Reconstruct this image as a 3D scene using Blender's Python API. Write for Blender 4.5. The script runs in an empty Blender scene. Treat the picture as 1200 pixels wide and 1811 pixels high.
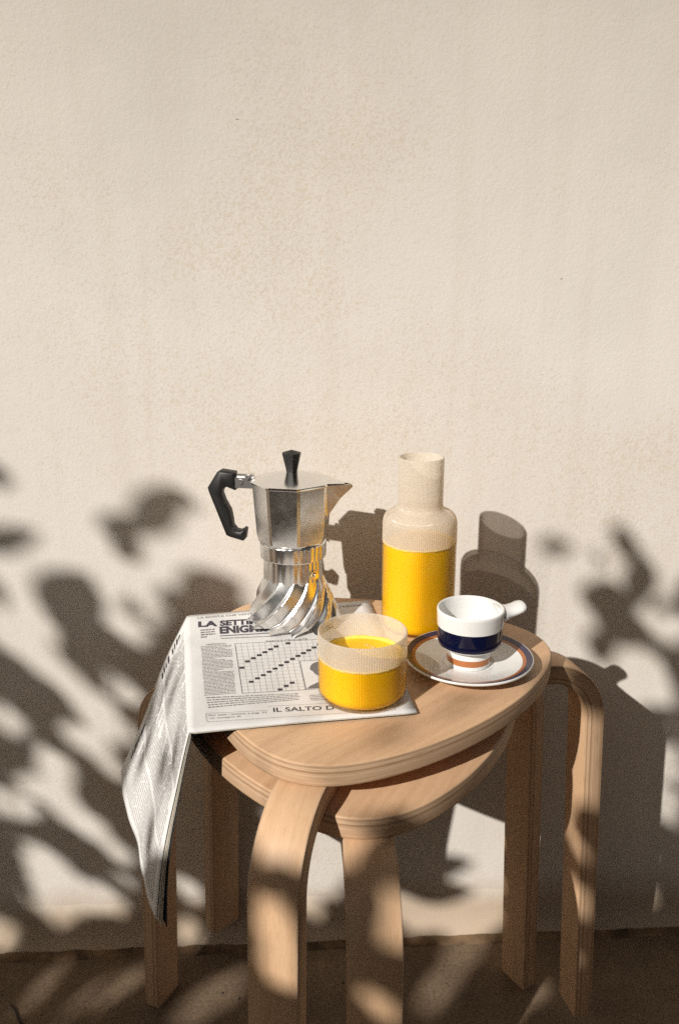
import bpy, math, random
import numpy as np
from mathutils import Vector, Matrix

# ------------------------------------------------------------------ camera
sc = bpy.context.scene
PITCH, YAW, CAM_H, FPX = math.radians(16.29), math.radians(3.0), .8376, 1527.4
fw = Vector((math.sin(YAW) * math.cos(PITCH), math.cos(YAW) * math.cos(PITCH), -math.sin(PITCH)))
rt = Vector((math.cos(YAW), -math.sin(YAW), 0))
up = rt.cross(fw)
cam_d = bpy.data.cameras.new('camera')
cam = bpy.data.objects.new('camera', cam_d)
sc.collection.objects.link(cam)
cam_d.sensor_fit = 'VERTICAL'
cam_d.sensor_height = 36
cam_d.sensor_width = 24
cam_d.lens = FPX / 1811 * 36
cam_d.clip_start = .01
cam_d.clip_end = 400
m = Matrix((rt, up, -fw)).transposed().to_4x4()
m.translation = (0, 0, CAM_H)
cam.matrix_world = m
cam_d.dof.use_dof = True
cam_d.dof.focus_distance = .77
cam_d.dof.aperture_fstop = 9
sc.camera = cam

# ------------------------------------------------------------------ sky and sun
SUN_AZ, SUN_EL = math.radians(40.3), math.radians(31.8)      # from the left of the wall's normal
S = Vector((-math.sin(SUN_AZ) * math.cos(SUN_EL), -math.cos(SUN_AZ) * math.cos(SUN_EL), math.sin(SUN_EL)))
world = bpy.data.worlds.new('World')
sc.world = world
world.use_nodes = True
wn = world.node_tree
sky = wn.nodes.new('ShaderNodeTexSky')
sky.sky_type = 'NISHITA'
sky.sun_disc = False
sky.sun_elevation = SUN_EL
sky.sun_rotation = math.atan2(S.x, S.y)
sky.dust_density = 3.0
sky.air_density = 1.0
wn.links.new(sky.outputs[0], wn.nodes['Background'].inputs[0])
wn.nodes['Background'].inputs[1].default_value = .05
sun_d = bpy.data.lights.new('sun', 'SUN')
sun_d.energy = 4.6
sun_d.angle = math.radians(.53)
sun_d.color = (1, .965, .922)
sun = bpy.data.objects.new('sun', sun_d)
sc.collection.objects.link(sun)
sun.rotation_euler = (-S).to_track_quat('-Z', 'Y').to_euler()
sun.location = S * 8

sc.view_settings.view_transform = 'Standard'
sc.view_settings.look = 'None'
sc.view_settings.exposure = -0.01
sc.view_settings.gamma = 1
sc.render.engine = 'CYCLES'
sc.cycles.use_denoising = False
sc.cycles.use_adaptive_sampling = False
sc.cycles.caustics_reflective = True
sc.cycles.caustics_refractive = False
sc.cycles.blur_glossy = .7
sc.cycles.sample_clamp_indirect = 1.6
sc.cycles.max_bounces = 9
sc.cycles.transparent_max_bounces = 16

WALL_Y = .925          # face of the wall
STOOL_H = .45          # seat height of one stool
STACK = .038           # how much the stacked stool stands higher
TOP = STOOL_H + STACK  # table surface


def ray(x, y):
    return fw * FPX + rt * (x - 600) - up * (y - 905.5)


def on_z(x, y, z):
    d = ray(x, y)
    return Vector((0, 0, CAM_H)) + d * ((z - CAM_H) / d.z)


def on_y(x, y, yy=WALL_Y):
    d = ray(x, y)
    return Vector((0, 0, CAM_H)) + d * (yy / d.y)


# ------------------------------------------------------------------ helpers
C = sc.collection


def mesh_obj(name, verts, faces, mats, parent=None, smooth=True, uvs=None, midx=None, sharp=None):
    me = bpy.data.meshes.new(name)
    me.from_pydata([tuple(v) for v in verts], [], faces)
    if not isinstance(mats, (list, tuple)):
        mats = [mats]
    for mt in mats:
        me.materials.append(mt)
    me.polygons.foreach_set('use_smooth', [bool(smooth)] * len(me.polygons))
    if midx:
        me.polygons.foreach_set('material_index', midx)
    if uvs:                                  # one uv per face corner, listed by face
        lay = me.uv_layers.new(name='UVMap')
        flat = [c for f in uvs for uv in f for c in uv]
        lay.data.foreach_set('uv', flat)
    me.update()
    if smooth and sharp is not None:
        me.set_sharp_from_angle(angle=math.radians(sharp))
    o = bpy.data.objects.new(name, me)
    C.objects.link(o)
    if parent:
        o.parent = parent
    return o


def empty(name, loc, label, cat, group=None, rz=0):
    o = bpy.data.objects.new(name, None)
    o.empty_display_size = .05
    C.objects.link(o)
    o.location = loc
    o.rotation_euler.z = rz
    o['label'] = label
    o['category'] = cat
    if group:
        o['group'] = group
    return o


class MB:
    """collects vertices and faces of one mesh"""
    def __init__(self):
        self.v, self.f = [], []

    def add(self, vs, fs):
        n = len(self.v)
        self.v += [tuple(v) for v in vs]
        self.f += [tuple(i + n for i in f) for f in fs]

    def box(self, c, ax, ay, az):
        c, ax, ay, az = Vector(c), Vector(ax), Vector(ay), Vector(az)
        vs = [c + ax * i + ay * j + az * k for k in (-1, 1) for j in (-1, 1) for i in (-1, 1)]
        self.add(vs, [(0, 2, 3, 1), (4, 5, 7, 6), (0, 1, 5, 4), (2, 6, 7, 3), (0, 4, 6, 2), (1, 3, 7, 5)])

    def tube(self, pts, rad, n=6):
        pts = [Vector(p) for p in pts]
        rings = []
        for i, p in enumerate(pts):
            t = (pts[min(i + 1, len(pts) - 1)] - pts[max(i - 1, 0)]).normalized()
            a = t.orthogonal().normalized() if abs(t.z) > .99 or i == 0 and abs(t.z) > .9 else t.cross(Vector((0, 0, 1))).normalized()
            if rings and a.dot(last) < 0:
                a = -a
            last = a
            b = t.cross(a)
            r = rad[i] if isinstance(rad, (list, tuple)) else rad
            rings.append([p + a * (math.cos(q * 2 * math.pi / n) * r) + b * (math.sin(q * 2 * math.pi / n) * r) for q in range(n)])
        vs = [v for rg in rings for v in rg]
        fs = [(i * n + q, i * n + (q + 1) % n, (i + 1) * n + (q + 1) % n, (i + 1) * n + q) for i in range(len(pts) - 1) for q in range(n)]
        fs += [tuple(range(n))[::-1], tuple((len(pts) - 1) * n + q for q in range(n))]
        self.add(vs, fs)

    def obj(self, name, mat, parent=None, smooth=True, sharp=None):
        return mesh_obj(name, self.v, self.f, mat, parent, smooth, sharp=sharp)


def lathe(profile, n=64, rib=None, cap=True):
    """profile [(r, z)]; rib(r, z, angle) gives the radius"""
    vs, fs = [], []
    for r, z in profile:
        for k in range(n):
            a = 2 * math.pi * k / n
            rr = rib(r, z, a) if rib else r
            vs.append((rr * math.cos(a), rr * math.sin(a), z))
    for i in range(len(profile) - 1):
        for k in range(n):
            k2 = (k + 1) % n
            fs.append((i * n + k, i * n + k2, (i + 1) * n + k2, (i + 1) * n + k))
    if cap:
        if profile[0][0] > 1e-6:
            fs.append(tuple(range(n))[::-1])
        if profile[-1][0] > 1e-6:
            fs.append(tuple((len(profile) - 1) * n + k for k in range(n)))
    return vs, fs


def smooth_profile(pts, rad, steps=4):
    """round the corners of a profile polyline; rad is a radius for each inner point"""
    out = [pts[0]]
    for i in range(1, len(pts) - 1):
        p, a, b = Vector(pts[i]), Vector(pts[i - 1]), Vector(pts[i + 1])
        r = rad[i - 1] if isinstance(rad, (list, tuple)) else rad
        if r <= 0:
            out.append(tuple(p))
            continue
        d1, d2 = a - p, b - p
        q1 = p + d1.normalized() * min(r, d1.length * .48)
        q2 = p + d2.normalized() * min(r, d2.length * .48)
        for k in range(steps + 1):
            t = k / steps
            out.append(tuple(q1 * (1 - t) ** 2 + p * 2 * t * (1 - t) + q2 * t * t))
    out.append(pts[-1])
    return out


# ------------------------------------------------------------------ materials
def new_mat(name):
    mt = bpy.data.materials.new(name)
    mt.use_nodes = True
    nt = mt.node_tree
    b = nt.nodes['Principled BSDF']

    def nd(typ, **kw):
        n = nt.nodes.new(typ)
        for k, v in kw.items():
            if hasattr(n, k):
                setattr(n, k, v)
        return n
    return mt, nt, b, nd, nt.links.new


def ramp(nd, stops, interp='LINEAR'):
    r = nd('ShaderNodeValToRGB')
    r.color_ramp.interpolation = interp
    els = r.color_ramp.elements
    while len(els) < len(stops):
        els.new(.5)
    for e, (p, c) in zip(els, stops):
        e.position = p
        e.color = (*c, 1) if len(c) == 3 else c
    return r


def plain(name, col, rough=.5, metal=0, **kw):
    mt, nt, b, nd, ln = new_mat(name)
    b.inputs['Base Color'].default_value = (*col, 1)
    b.inputs['Roughness'].default_value = rough
    b.inputs['Metallic'].default_value = metal
    for k, v in kw.items():
        b.inputs[k].default_value = v
    return mt


def mat_plaster():
    mt, nt, b, nd, ln = new_mat('cream_plaster')
    co = nd('ShaderNodeTexCoord')
    big = nd('ShaderNodeTexNoise')
    big.inputs['Scale'].default_value = 6
    big.inputs['Detail'].default_value = 6
    big.inputs['Roughness'].default_value = .62
    ln(co.outputs['Object'], big.inputs['Vector'])
    r1 = ramp(nd, [(.28, (.70, .64, .56)), (.55, (.735, .682, .612)), (.8, (.75, .702, .638))])
    ln(big.outputs['Fac'], r1.inputs[0])
    # faint vertical run-off streaks
    mp = nd('ShaderNodeMapping')
    mp.inputs['Scale'].default_value = (34, 1, 1.6)
    ln(co.outputs['Object'], mp.inputs[0])
    st = nd('ShaderNodeTexNoise')
    st.inputs['Scale'].default_value = 1
    st.inputs['Detail'].default_value = 4
    ln(mp.outputs[0], st.inputs['Vector'])
    r2 = ramp(nd, [(.36, (.93, .91, .875)), (.5, (1, 1, 1))])
    ln(st.outputs['Fac'], r2.inputs[0])
    mul = nd('ShaderNodeMix', data_type='RGBA', blend_type='MULTIPLY')
    mul.inputs[0].default_value = .35
    ln(r1.outputs[0], mul.inputs[6])
    ln(r2.outputs[0], mul.inputs[7])
    # ochre freckles where the paint is thin
    fr = nd('ShaderNodeTexNoise')
    fr.inputs['Scale'].default_value = 420
    fr.inputs['Detail'].default_value = 3
    ln(co.outputs['Object'], fr.inputs['Vector'])
    fm = nd('ShaderNodeTexNoise')
    fm.inputs['Scale'].default_value = 5
    fm.inputs['Detail'].default_value = 5
    ln(co.outputs['Object'], fm.inputs['Vector'])
    ad = nd('ShaderNodeMath', operation='MULTIPLY_ADD')
    ln(fm.outputs['Fac'], ad.inputs[0])
    ad.inputs[1].default_value = .55
    ln(fr.outputs['Fac'], ad.inputs[2])
    r3 = ramp(nd, [(.84, (0, 0, 0)), (1.0, (.42, .42, .42))])
    ln(ad.outputs[0], r3.inputs[0])
    mx = nd('ShaderNodeMix', data_type='RGBA')
    ln(r3.outputs[0], mx.inputs[0])
    ln(mul.outputs[2], mx.inputs[6])
    mx.inputs[7].default_value = (.58, .46, .31, 1)
    # rare dark specks
    vo = nd('ShaderNodeTexVoronoi')
    vo.inputs['Scale'].default_value = 17
    ln(co.outputs['Object'], vo.inputs['Vector'])
    r4 = ramp(nd, [(.0, (1, 1, 1)), (.022, (.7, .7, .7)), (.034, (0, 0, 0))])
    ln(vo.outputs['Distance'], r4.inputs[0])
    vr = nd('ShaderNodeMath', operation='GREATER_THAN')
    sep = nd('ShaderNodeSeparateColor')
    ln(vo.outputs['Color'], sep.inputs[0])
    ln(sep.outputs[0], vr.inputs[0])
    vr.inputs[1].default_value = .72
    sp = nd('ShaderNodeMath', operation='MULTIPLY')
    ln(r4.outputs[0], sp.inputs[0])
    ln(vr.outputs[0], sp.inputs[1])
    mx2 = nd('ShaderNodeMix', data_type='RGBA')
    ln(sp.outputs[0], mx2.inputs[0])
    ln(mx.outputs[2], mx2.inputs[6])
    mx2.inputs[7].default_value = (.3, .2, .12, 1)
    # the foot of the wall is dirty and ochre from splashes
    sx = nd('ShaderNodeSeparateXYZ')
    ln(co.outputs['Object'], sx.inputs[0])
    nz = nd('ShaderNodeMath', operation='MULTIPLY_ADD')
    ln(big.outputs['Fac'], nz.inputs[0])
    nz.inputs[1].default_value = -.07
    ln(sx.outputs['Z'], nz.inputs[2])
    r5 = ramp(nd, [(0, (.7, .7, .7)), (.045, (0, 0, 0))])
    ln(nz.outputs[0], r5.inputs[0])
    mx3 = nd('ShaderNodeMix', data_type='RGBA')
    ln(r5.outputs[0], mx3.inputs[0])
    ln(mx2.outputs[2], mx3.inputs[6])
    mx3.inputs[7].default_value = (.42, .29, .17, 1)
    # grey mottle with the light falloff painted in, darker upwards from above the stools
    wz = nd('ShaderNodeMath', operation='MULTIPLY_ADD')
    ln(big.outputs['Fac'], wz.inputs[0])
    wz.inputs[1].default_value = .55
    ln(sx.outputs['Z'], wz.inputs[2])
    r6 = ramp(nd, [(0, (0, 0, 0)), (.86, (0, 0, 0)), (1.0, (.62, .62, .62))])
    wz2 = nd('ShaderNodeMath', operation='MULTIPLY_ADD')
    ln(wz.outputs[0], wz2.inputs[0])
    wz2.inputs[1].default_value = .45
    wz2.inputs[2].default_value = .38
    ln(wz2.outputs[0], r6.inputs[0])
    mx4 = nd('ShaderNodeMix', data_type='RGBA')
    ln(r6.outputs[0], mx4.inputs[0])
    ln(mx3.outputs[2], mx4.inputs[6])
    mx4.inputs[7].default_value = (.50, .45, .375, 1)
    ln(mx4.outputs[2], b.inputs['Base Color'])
    b.inputs['Roughness'].default_value = .9
    b.inputs['Specular IOR Level'].default_value = .15
    # roller-textured relief
    f1 = nd('ShaderNodeTexNoise')
    f1.inputs['Scale'].default_value = 300
    f1.inputs['Detail'].default_value = 4
    f1.inputs['Distortion'].default_value = .15
    ln(co.outputs['Object'], f1.inputs['Vector'])
    f2 = nd('ShaderNodeTexNoise')
    f2.inputs['Scale'].default_value = 38
    f2.inputs['Detail'].default_value = 3
    ln(co.outputs['Object'], f2.inputs['Vector'])
    am = nd('ShaderNodeMath', operation='MULTIPLY_ADD')
    ln(f2.outputs['Fac'], am.inputs[0])
    am.inputs[1].default_value = .5
    ln(f1.outputs['Fac'], am.inputs[2])
    bp = nd('ShaderNodeBump')
    bp.inputs['Strength'].default_value = .25
    bp.inputs['Distance'].default_value = .0012
    ln(am.outputs[0], bp.inputs['Height'])
    ln(bp.outputs[0], b.inputs['Normal'])
    return mt


def mat_floor():
    mt, nt, b, nd, ln = new_mat('sandy_concrete')
    co = nd('ShaderNodeTexCoord')
    n1 = nd('ShaderNodeTexNoise')
    n1.inputs['Scale'].default_value = 9
    n1.inputs['Detail'].default_value = 8
    n1.inputs['Roughness'].default_value = .65
    ln(co.outputs['Object'], n1.inputs['Vector'])
    r1 = ramp(nd, [(.25, (.125, .087, .058)), (.55, (.215, .153, .10)), (.8, (.31, .225, .15))])
    ln(n1.outputs['Fac'], r1.inputs[0])
    n2 = nd('ShaderNodeTexNoise')
    n2.inputs['Scale'].default_value = 260
    n2.inputs['Detail'].default_value = 3
    ln(co.outputs['Object'], n2.inputs['Vector'])
    r2 = ramp(nd, [(.3, (.72, .7, .66)), (.6, (1.06, 1.05, 1.02))])
    ln(n2.outputs['Fac'], r2.inputs[0])
    mul = nd('ShaderNodeMix', data_type='RGBA', blend_type='MULTIPLY')
    mul.inputs[0].default_value = 1
    ln(r1.outputs[0], mul.inputs[6])
    ln(r2.outputs[0], mul.inputs[7])
    ln(mul.outputs[2], b.inputs['Base Color'])
    b.inputs['Roughness'].default_value = .85
    b.inputs['Specular IOR Level'].default_value = .25
    bp = nd('ShaderNodeBump')
    bp.inputs['Strength'].default_value = .6
    bp.inputs['Distance'].default_value = .0012
    ln(n2.outputs['Fac'], bp.inputs['Height'])
    ln(bp.outputs[0], b.inputs['Normal'])
    return mt


def mat_wood_face():
    """beech veneer, uv in metres with u along the grain"""
    mt, nt, b, nd, ln = new_mat('beech_veneer')
    uv = nd('ShaderNodeUVMap')
    mp = nd('ShaderNodeMapping')
    mp.inputs['Scale'].default_value = (9, 150, 1)
    ln(uv.outputs[0], mp.inputs[0])
    n1 = nd('ShaderNodeTexNoise')
    n1.inputs['Scale'].default_value = 1
    n1.inputs['Detail'].default_value = 5
    ln(mp.outputs[0], n1.inputs['Vector'])
    r1 = ramp(nd, [(.2, (.575, .36, .20)), (.52, (.66, .425, .25)), (.85, (.705, .47, .285))])
    ln(n1.outputs['Fac'], r1.inputs[0])
    mp2 = nd('ShaderNodeMapping')
    mp2.inputs['Scale'].default_value = (110, 1300, 1)
    ln(uv.outputs[0], mp2.inputs[0])
    n2 = nd('ShaderNodeTexNoise')
    n2.inputs['Scale'].default_value = 1
    n2.inputs['Detail'].default_value = 2
    ln(mp2.outputs[0], n2.inputs['Vector'])
    r2 = ramp(nd, [(.3, (.82, .76, .7)), (.46, (1, 1, 1))])
    ln(n2.outputs['Fac'], r2.inputs[0])
    mul = nd('ShaderNodeMix', data_type='RGBA', blend_type='MULTIPLY')
    mul.inputs[0].default_value = .75
    ln(r1.outputs[0], mul.inputs[6])
    ln(r2.outputs[0], mul.inputs[7])
    ln(mul.outputs[2], b.inputs['Base Color'])
    b.inputs['Roughness'].default_value = .5
    b.inputs['Specular IOR Level'].default_value = .3
    bp = nd('ShaderNodeBump')
    bp.inputs['Strength'].default_value = .12
    bp.inputs['Distance'].default_value = .0004
    ln(n2.outputs['Fac'], bp.inputs['Height'])
    ln(bp.outputs[0], b.inputs['Normal'])
    return mt


def mat_ply():
    """edge of the plywood: uv.u runs along the edge, uv.v across the plies"""
    mt, nt, b, nd, ln = new_mat('beech_plywood_edge')
    uv = nd('ShaderNodeUVMap')
    sx = nd('ShaderNodeSeparateXYZ')
    ln(uv.outputs[0], sx.inputs[0])
    wob = nd('ShaderNodeTexNoise')
    wob.inputs['Scale'].default_value = 14
    ln(uv.outputs[0], wob.inputs['Vector'])
    wm = nd('ShaderNodeMath', operation='MULTIPLY_ADD')
    ln(wob.outputs['Fac'], wm.inputs[0])
    wm.inputs[1].default_value = .0006
    ln(sx.outputs['Y'], wm.inputs[2])
    dv = nd('ShaderNodeMath', operation='DIVIDE')
    ln(wm.outputs[0], dv.inputs[0])
    dv.inputs[1].default_value = .00145
    fl = nd('ShaderNodeMath', operation='FLOOR')
    ln(dv.outputs[0], fl.inputs[0])
    fr = nd('ShaderNodeMath', operation='FRACT')
    ln(dv.outputs[0], fr.inputs[0])
    wn_ = nd('ShaderNodeTexWhiteNoise', noise_dimensions='1D')
    ln(fl.outputs[0], wn_.inputs['W'])
    r1 = ramp(nd, [(0, (.40, .245, .135)), (.5, (.54, .355, .215)), (1, (.64, .445, .285))])
    ln(wn_.outputs['Value'], r1.inputs[0])
    r2 = ramp(nd, [(0, (.62, .57, .52)), (.14, (1, 1, 1)), (.88, (1, 1, 1)), (1, (.8, .76, .72))])
    ln(fr.outputs[0], r2.inputs[0])
    mul = nd('ShaderNodeMix', data_type='RGBA', blend_type='MULTIPLY')
    mul.inputs[0].default_value = .85
    ln(r1.outputs[0], mul.inputs[6])
    ln(r2.outputs[0], mul.inputs[7])
    mp = nd('ShaderNodeMapping')
    mp.inputs['Scale'].default_value = (40, 1500, 1)
    ln(uv.outputs[0], mp.inputs[0])
    n2 = nd('ShaderNodeTexNoise')
    n2.inputs['Scale'].default_value = 1
    n2.inputs['Detail'].default_value = 3
    ln(mp.outputs[0], n2.inputs['Vector'])
    r3 = ramp(nd, [(.25, (.62, .54, .47)), (.5, (1, 1, 1))])
    ln(n2.outputs['Fac'], r3.inputs[0])
    mu2 = nd('ShaderNodeMix', data_type='RGBA', blend_type='MULTIPLY')
    mu2.inputs[0].default_value = .8
    ln(mul.outputs[2], mu2.inputs[6])
    ln(r3.outputs[0], mu2.inputs[7])
    ln(mu2.outputs[2], b.inputs['Base Color'])
    b.inputs['Roughness'].default_value = .55
    b.inputs['Specular IOR Level'].default_value = .3
    return mt


def mat_metal():
    mt, nt, b, nd, ln = new_mat('polished_aluminium')
    b.inputs['Base Color'].default_value = (.86, .845, .82, 1)
    b.inputs['Metallic'].default_value = 1
    co = nd('ShaderNodeTexCoord')
    n = nd('ShaderNodeTexNoise')
    n.inputs['Scale'].default_value = 45
    n.inputs['Detail'].default_value = 5
    ln(co.outputs['Object'], n.inputs['Vector'])
    r = ramp(nd, [(.3, (.19, .19, .19)), (.75, (.33, .33, .33))])
    ln(n.outputs['Fac'], r.inputs[0])
    ln(r.outputs[0], b.inputs['Roughness'])
    n2 = nd('ShaderNodeTexNoise')
    n2.inputs['Scale'].default_value = 900
    ln(co.outputs['Object'], n2.inputs['Vector'])
    bp = nd('ShaderNodeBump')
    bp.inputs['Strength'].default_value = .05
    bp.inputs['Distance'].default_value = .0002
    ln(n2.outputs['Fac'], bp.inputs['Height'])
    ln(bp.outputs[0], b.inputs['Normal'])
    return mt


def mat_glass(name, clear, veil, rough):
    """ribbed glass: frosted where dry (part goes straight on, part is scattered), nearly clear where the juice wets it"""
    mt, nt, b, nd, ln = new_mat(name)
    nt.nodes.remove(b)
    out = nt.nodes['Material Output']
    tr = nd('ShaderNodeBsdfTransparent')
    tr.inputs[0].default_value = (.995, .965, .915, 1)
    df = nd('ShaderNodeBsdfDiffuse')
    df.inputs[0].default_value = (*veil, 1)
    tl = nd('ShaderNodeBsdfTranslucent')
    tl.inputs[0].default_value = (*veil, 1)
    a = nd('ShaderNodeMixShader')
    a.inputs[0].default_value = .38
    ln(df.outputs[0], a.inputs[1])
    ln(tl.outputs[0], a.inputs[2])
    c = nd('ShaderNodeMixShader')
    c.inputs[0].default_value = clear
    ln(a.outputs[0], c.inputs[1])
    ln(tr.outputs[0], c.inputs[2])
    g = nd('ShaderNodeBsdfGlossy')
    g.inputs['Roughness'].default_value = rough
    fr = nd('ShaderNodeFresnel')
    fr.inputs[0].default_value = 1.45
    e = nd('ShaderNodeMixShader')
    fm = nd('ShaderNodeMath', operation='MULTIPLY')
    ln(fr.outputs[0], fm.inputs[0])
    fm.inputs[1].default_value = .45
    ln(fm.outputs[0], e.inputs[0])
    ln(c.outputs[0], e.inputs[1])
    ln(g.outputs[0], e.inputs[2])
    ln(e.outputs[0], out.inputs[0])
    return mt


def mat_bands(name, axis, stops, rough=.12):
    """glazed ceramic with painted bands; axis 'Z' = height, 'R' = radius, in metres / 0.1"""
    mt, nt, b, nd, ln = new_mat(name)
    co = nd('ShaderNodeTexCoord')
    if axis == 'Z':
        s = nd('ShaderNodeSeparateXYZ')
        ln(co.outputs['Object'], s.inputs[0])
        src = s.outputs['Z']
    else:
        mp = nd('ShaderNodeMapping')
        mp.inputs['Scale'].default_value = (1, 1, 0)
        ln(co.outputs['Object'], mp.inputs[0])
        l = nd('ShaderNodeVectorMath', operation='LENGTH')
        ln(mp.outputs[0], l.inputs[0])
        src = l.outputs['Value']
    nz = nd('ShaderNodeTexNoise')
    nz.inputs['Scale'].default_value = 60
    ln(co.outputs['Object'], nz.inputs['Vector'])
    w = nd('ShaderNodeMath', operation='MULTIPLY_ADD')
    ln(nz.outputs['Fac'], w.inputs[0])
    w.inputs[1].default_value = .0006
    ln(src, w.inputs[2])
    k = nd('ShaderNodeMath', operation='MULTIPLY')
    ln(w.outputs[0], k.inputs[0])
    k.inputs[1].default_value = 10
    r = ramp(nd, stops, 'CONSTANT')
    ln(k.outputs[0], r.inputs[0])
    ln(r.outputs[0], b.inputs['Base Color'])
    b.inputs['Roughness'].default_value = rough
    b.inputs['Specular IOR Level'].default_value = .4
    return mt


def mat_paper(name, col, dirt=.06):
    mt, nt, b, nd, ln = new_mat(name)
    nt.nodes.remove(b)
    out = nt.nodes['Material Output']
    co = nd('ShaderNodeTexCoord')
    n = nd('ShaderNodeTexNoise')
    n.inputs['Scale'].default_value = 25
    n.inputs['Detail'].default_value = 5
    ln(co.outputs['Object'], n.inputs['Vector'])
    r = ramp(nd, [(.3, tuple(c * (1 - dirt * 2) for c in col)), (.6, col)])
    ln(n.outputs['Fac'], r.inputs[0])
    df = nd('ShaderNodeBsdfDiffuse')
    tl = nd('ShaderNodeBsdfTranslucent')
    ln(r.outputs[0], df.inputs[0])
    ln(r.outputs[0], tl.inputs[0])
    mx = nd('ShaderNodeMixShader')
    mx.inputs[0].default_value = .12
    ln(df.outputs[0], mx.inputs[1])
    ln(tl.outputs[0], mx.inputs[2])
    ln(mx.outputs[0], out.inputs[0])
    return mt


M = dict(
    plaster=mat_plaster(), floor=mat_floor(), wood=mat_wood_face(), ply=mat_ply(), metal=mat_metal(),
    steel=plain('bright_steel', (.86, .85, .83), .16, 1),
    satin=plain('satin_steel', (.84, .82, .8), .34, 1),
    brass=plain('brass', (.78, .56, .25), .22, 1),
    bakelite=plain('black_bakelite', (.010, .009, .008), .48),
    frosted=mat_glass('frosted_ribbed_glass', .56, (.97, .905, .80), .16),
    wet=mat_glass('wetted_ribbed_glass', .95, (.9, .5, .02), .2),
    juice=plain('orange_juice', (.93, .55, .002), .4, 0),
    foam=plain('juice_foam', (1.0, .70, .10), .6),
    paper=mat_paper('newsprint', (.82, .80, .775)),
    paper2=mat_paper('newsprint_inside', (.70, .64, .53)),
    dark_paper=mat_paper('dark_page', (.045, .05, .055)),
    ink=plain('black_ink', (.035, .03, .032), .8),
    ink_soft=plain('grey_ink', (.20, .18, .17), .85),
    ink_faint=plain('pale_grey_ink', (.50, .475, .45), .85),
    ink_head=plain('violet_black_ink', (.055, .045, .06), .8),
    photo_grey=plain('grey_halftone', (.16, .15, .14), .8),
    photo_skin=plain('pale_halftone', (.55, .52, .49), .8),
    leaf=plain('green_leaf', (.06, .11, .03), .5),
    bark=plain('grey_bark', (.16, .12, .085), .85),
    grit=plain('dark_grit', (.03, .022, .018), .9),
    soil=plain('garden_soil', (.075, .065, .04), .95),
    concrete=plain('grey_concrete', (.3, .28, .25), .9),
    base=None,
)


def mat_base():
    mt, nt, b, nd, ln = new_mat('ochre_mortar')
    co = nd('ShaderNodeTexCoord')
    n = nd('ShaderNodeTexNoise')
    n.inputs['Scale'].default_value = 30
    n.inputs['Detail'].default_value = 7
    ln(co.outputs['Object'], n.inputs['Vector'])
    r = ramp(nd, [(.3, (.05, .03, .018)), (.55, (.20, .125, .065)), (.8, (.33, .215, .115))])
    ln(n.outputs['Fac'], r.inputs[0])
    ln(r.outputs[0], b.inputs['Base Color'])
    b.inputs['Roughness'].default_value = .9
    bp = nd('ShaderNodeBump')
    bp.inputs['Strength'].default_value = .7
    bp.inputs['Distance'].default_value = .003
    ln(n.outputs['Fac'], bp.inputs['Height'])
    ln(bp.outputs[0], b.inputs['Normal'])
    return mt


M['base'] = mat_base()
M['juice'].node_tree.nodes['Principled BSDF'].inputs['Subsurface Weight'].default_value = .35
M['juice'].node_tree.nodes['Principled BSDF'].inputs['Subsurface Radius'].default_value = (1.0, .5, .05)
M['juice'].node_tree.nodes['Principled BSDF'].inputs['Subsurface Scale'].default_value = .006

# ------------------------------------------------------------------ setting: ground and wall
g = mesh_obj('ground', [(-90, -120, -.06), (90, -120, -.06), (90, 30, -.06), (-90, 30, -.06)], [(0, 1, 2, 3)], M['soil'], smooth=False)
g['kind'] = 'structure'
mb = MB()
mb.box((0, -.35, -.06), (7, 0, 0), (0, 1.45, 0), (0, 0, .06))
g = mb.obj('terrace', M['floor'], smooth=False)
g['kind'] = 'structure'

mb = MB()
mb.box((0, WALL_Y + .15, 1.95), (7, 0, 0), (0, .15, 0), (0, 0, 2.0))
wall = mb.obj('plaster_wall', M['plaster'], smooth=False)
wall['label'] = 'tall cream plaster wall behind the stacked stools'
wall['category'] = 'wall'
# unseen slab added above the terrace to block sky light and deepen shadows
mb = MB()
mb.box((0, -.10, 3.0), (6.5, 0, 0), (0, 1.02, 0), (0, 0, .09))
sky_slab = mb.obj('sky_block_slab', M['concrete'], smooth=False)
sky_slab['label'] = 'unseen grey concrete slab added over the terrace to block sky light'
sky_slab['category'] = 'sky blocker'
# leafy screen added unseen behind the camera to block low sky light
sky_screen = empty('sky_screen', (0, -3.6, -.06), 'tall green leafy screen added behind the camera to block low sky light', 'sky_screen')
hr = random.Random(2)
hv, hf = [], []
nx_, nz_ = 90, 24
for side_ in (0, 1):
    for i in range(nx_ + 1):
        for k in range(nz_ + 1):
            hv.append((-9 + 18 * i / nx_ + hr.uniform(-.05, .05), (.35 if side_ == 0 else -.35) + hr.uniform(-.07, .07), 2.7 * k / nz_ + (hr.uniform(-.06, .06) if k else 0)))
o1 = (nx_ + 1) * (nz_ + 1)
for i in range(nx_):
    for k in range(nz_):
        a = i * (nz_ + 1) + k
        hf.append((a, a + nz_ + 1, a + nz_ + 2, a + 1))
        hf.append((a + o1, a + o1 + 1, a + o1 + nz_ + 2, a + o1 + nz_ + 1))
    a = i * (nz_ + 1) + nz_
    hf.append((a, a + nz_ + 1, a + o1 + nz_ + 1, a + o1))
mesh_obj('sky_screen_core', hv, hf, M['leaf'], sky_screen, False)
lv, lf = [], []
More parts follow.
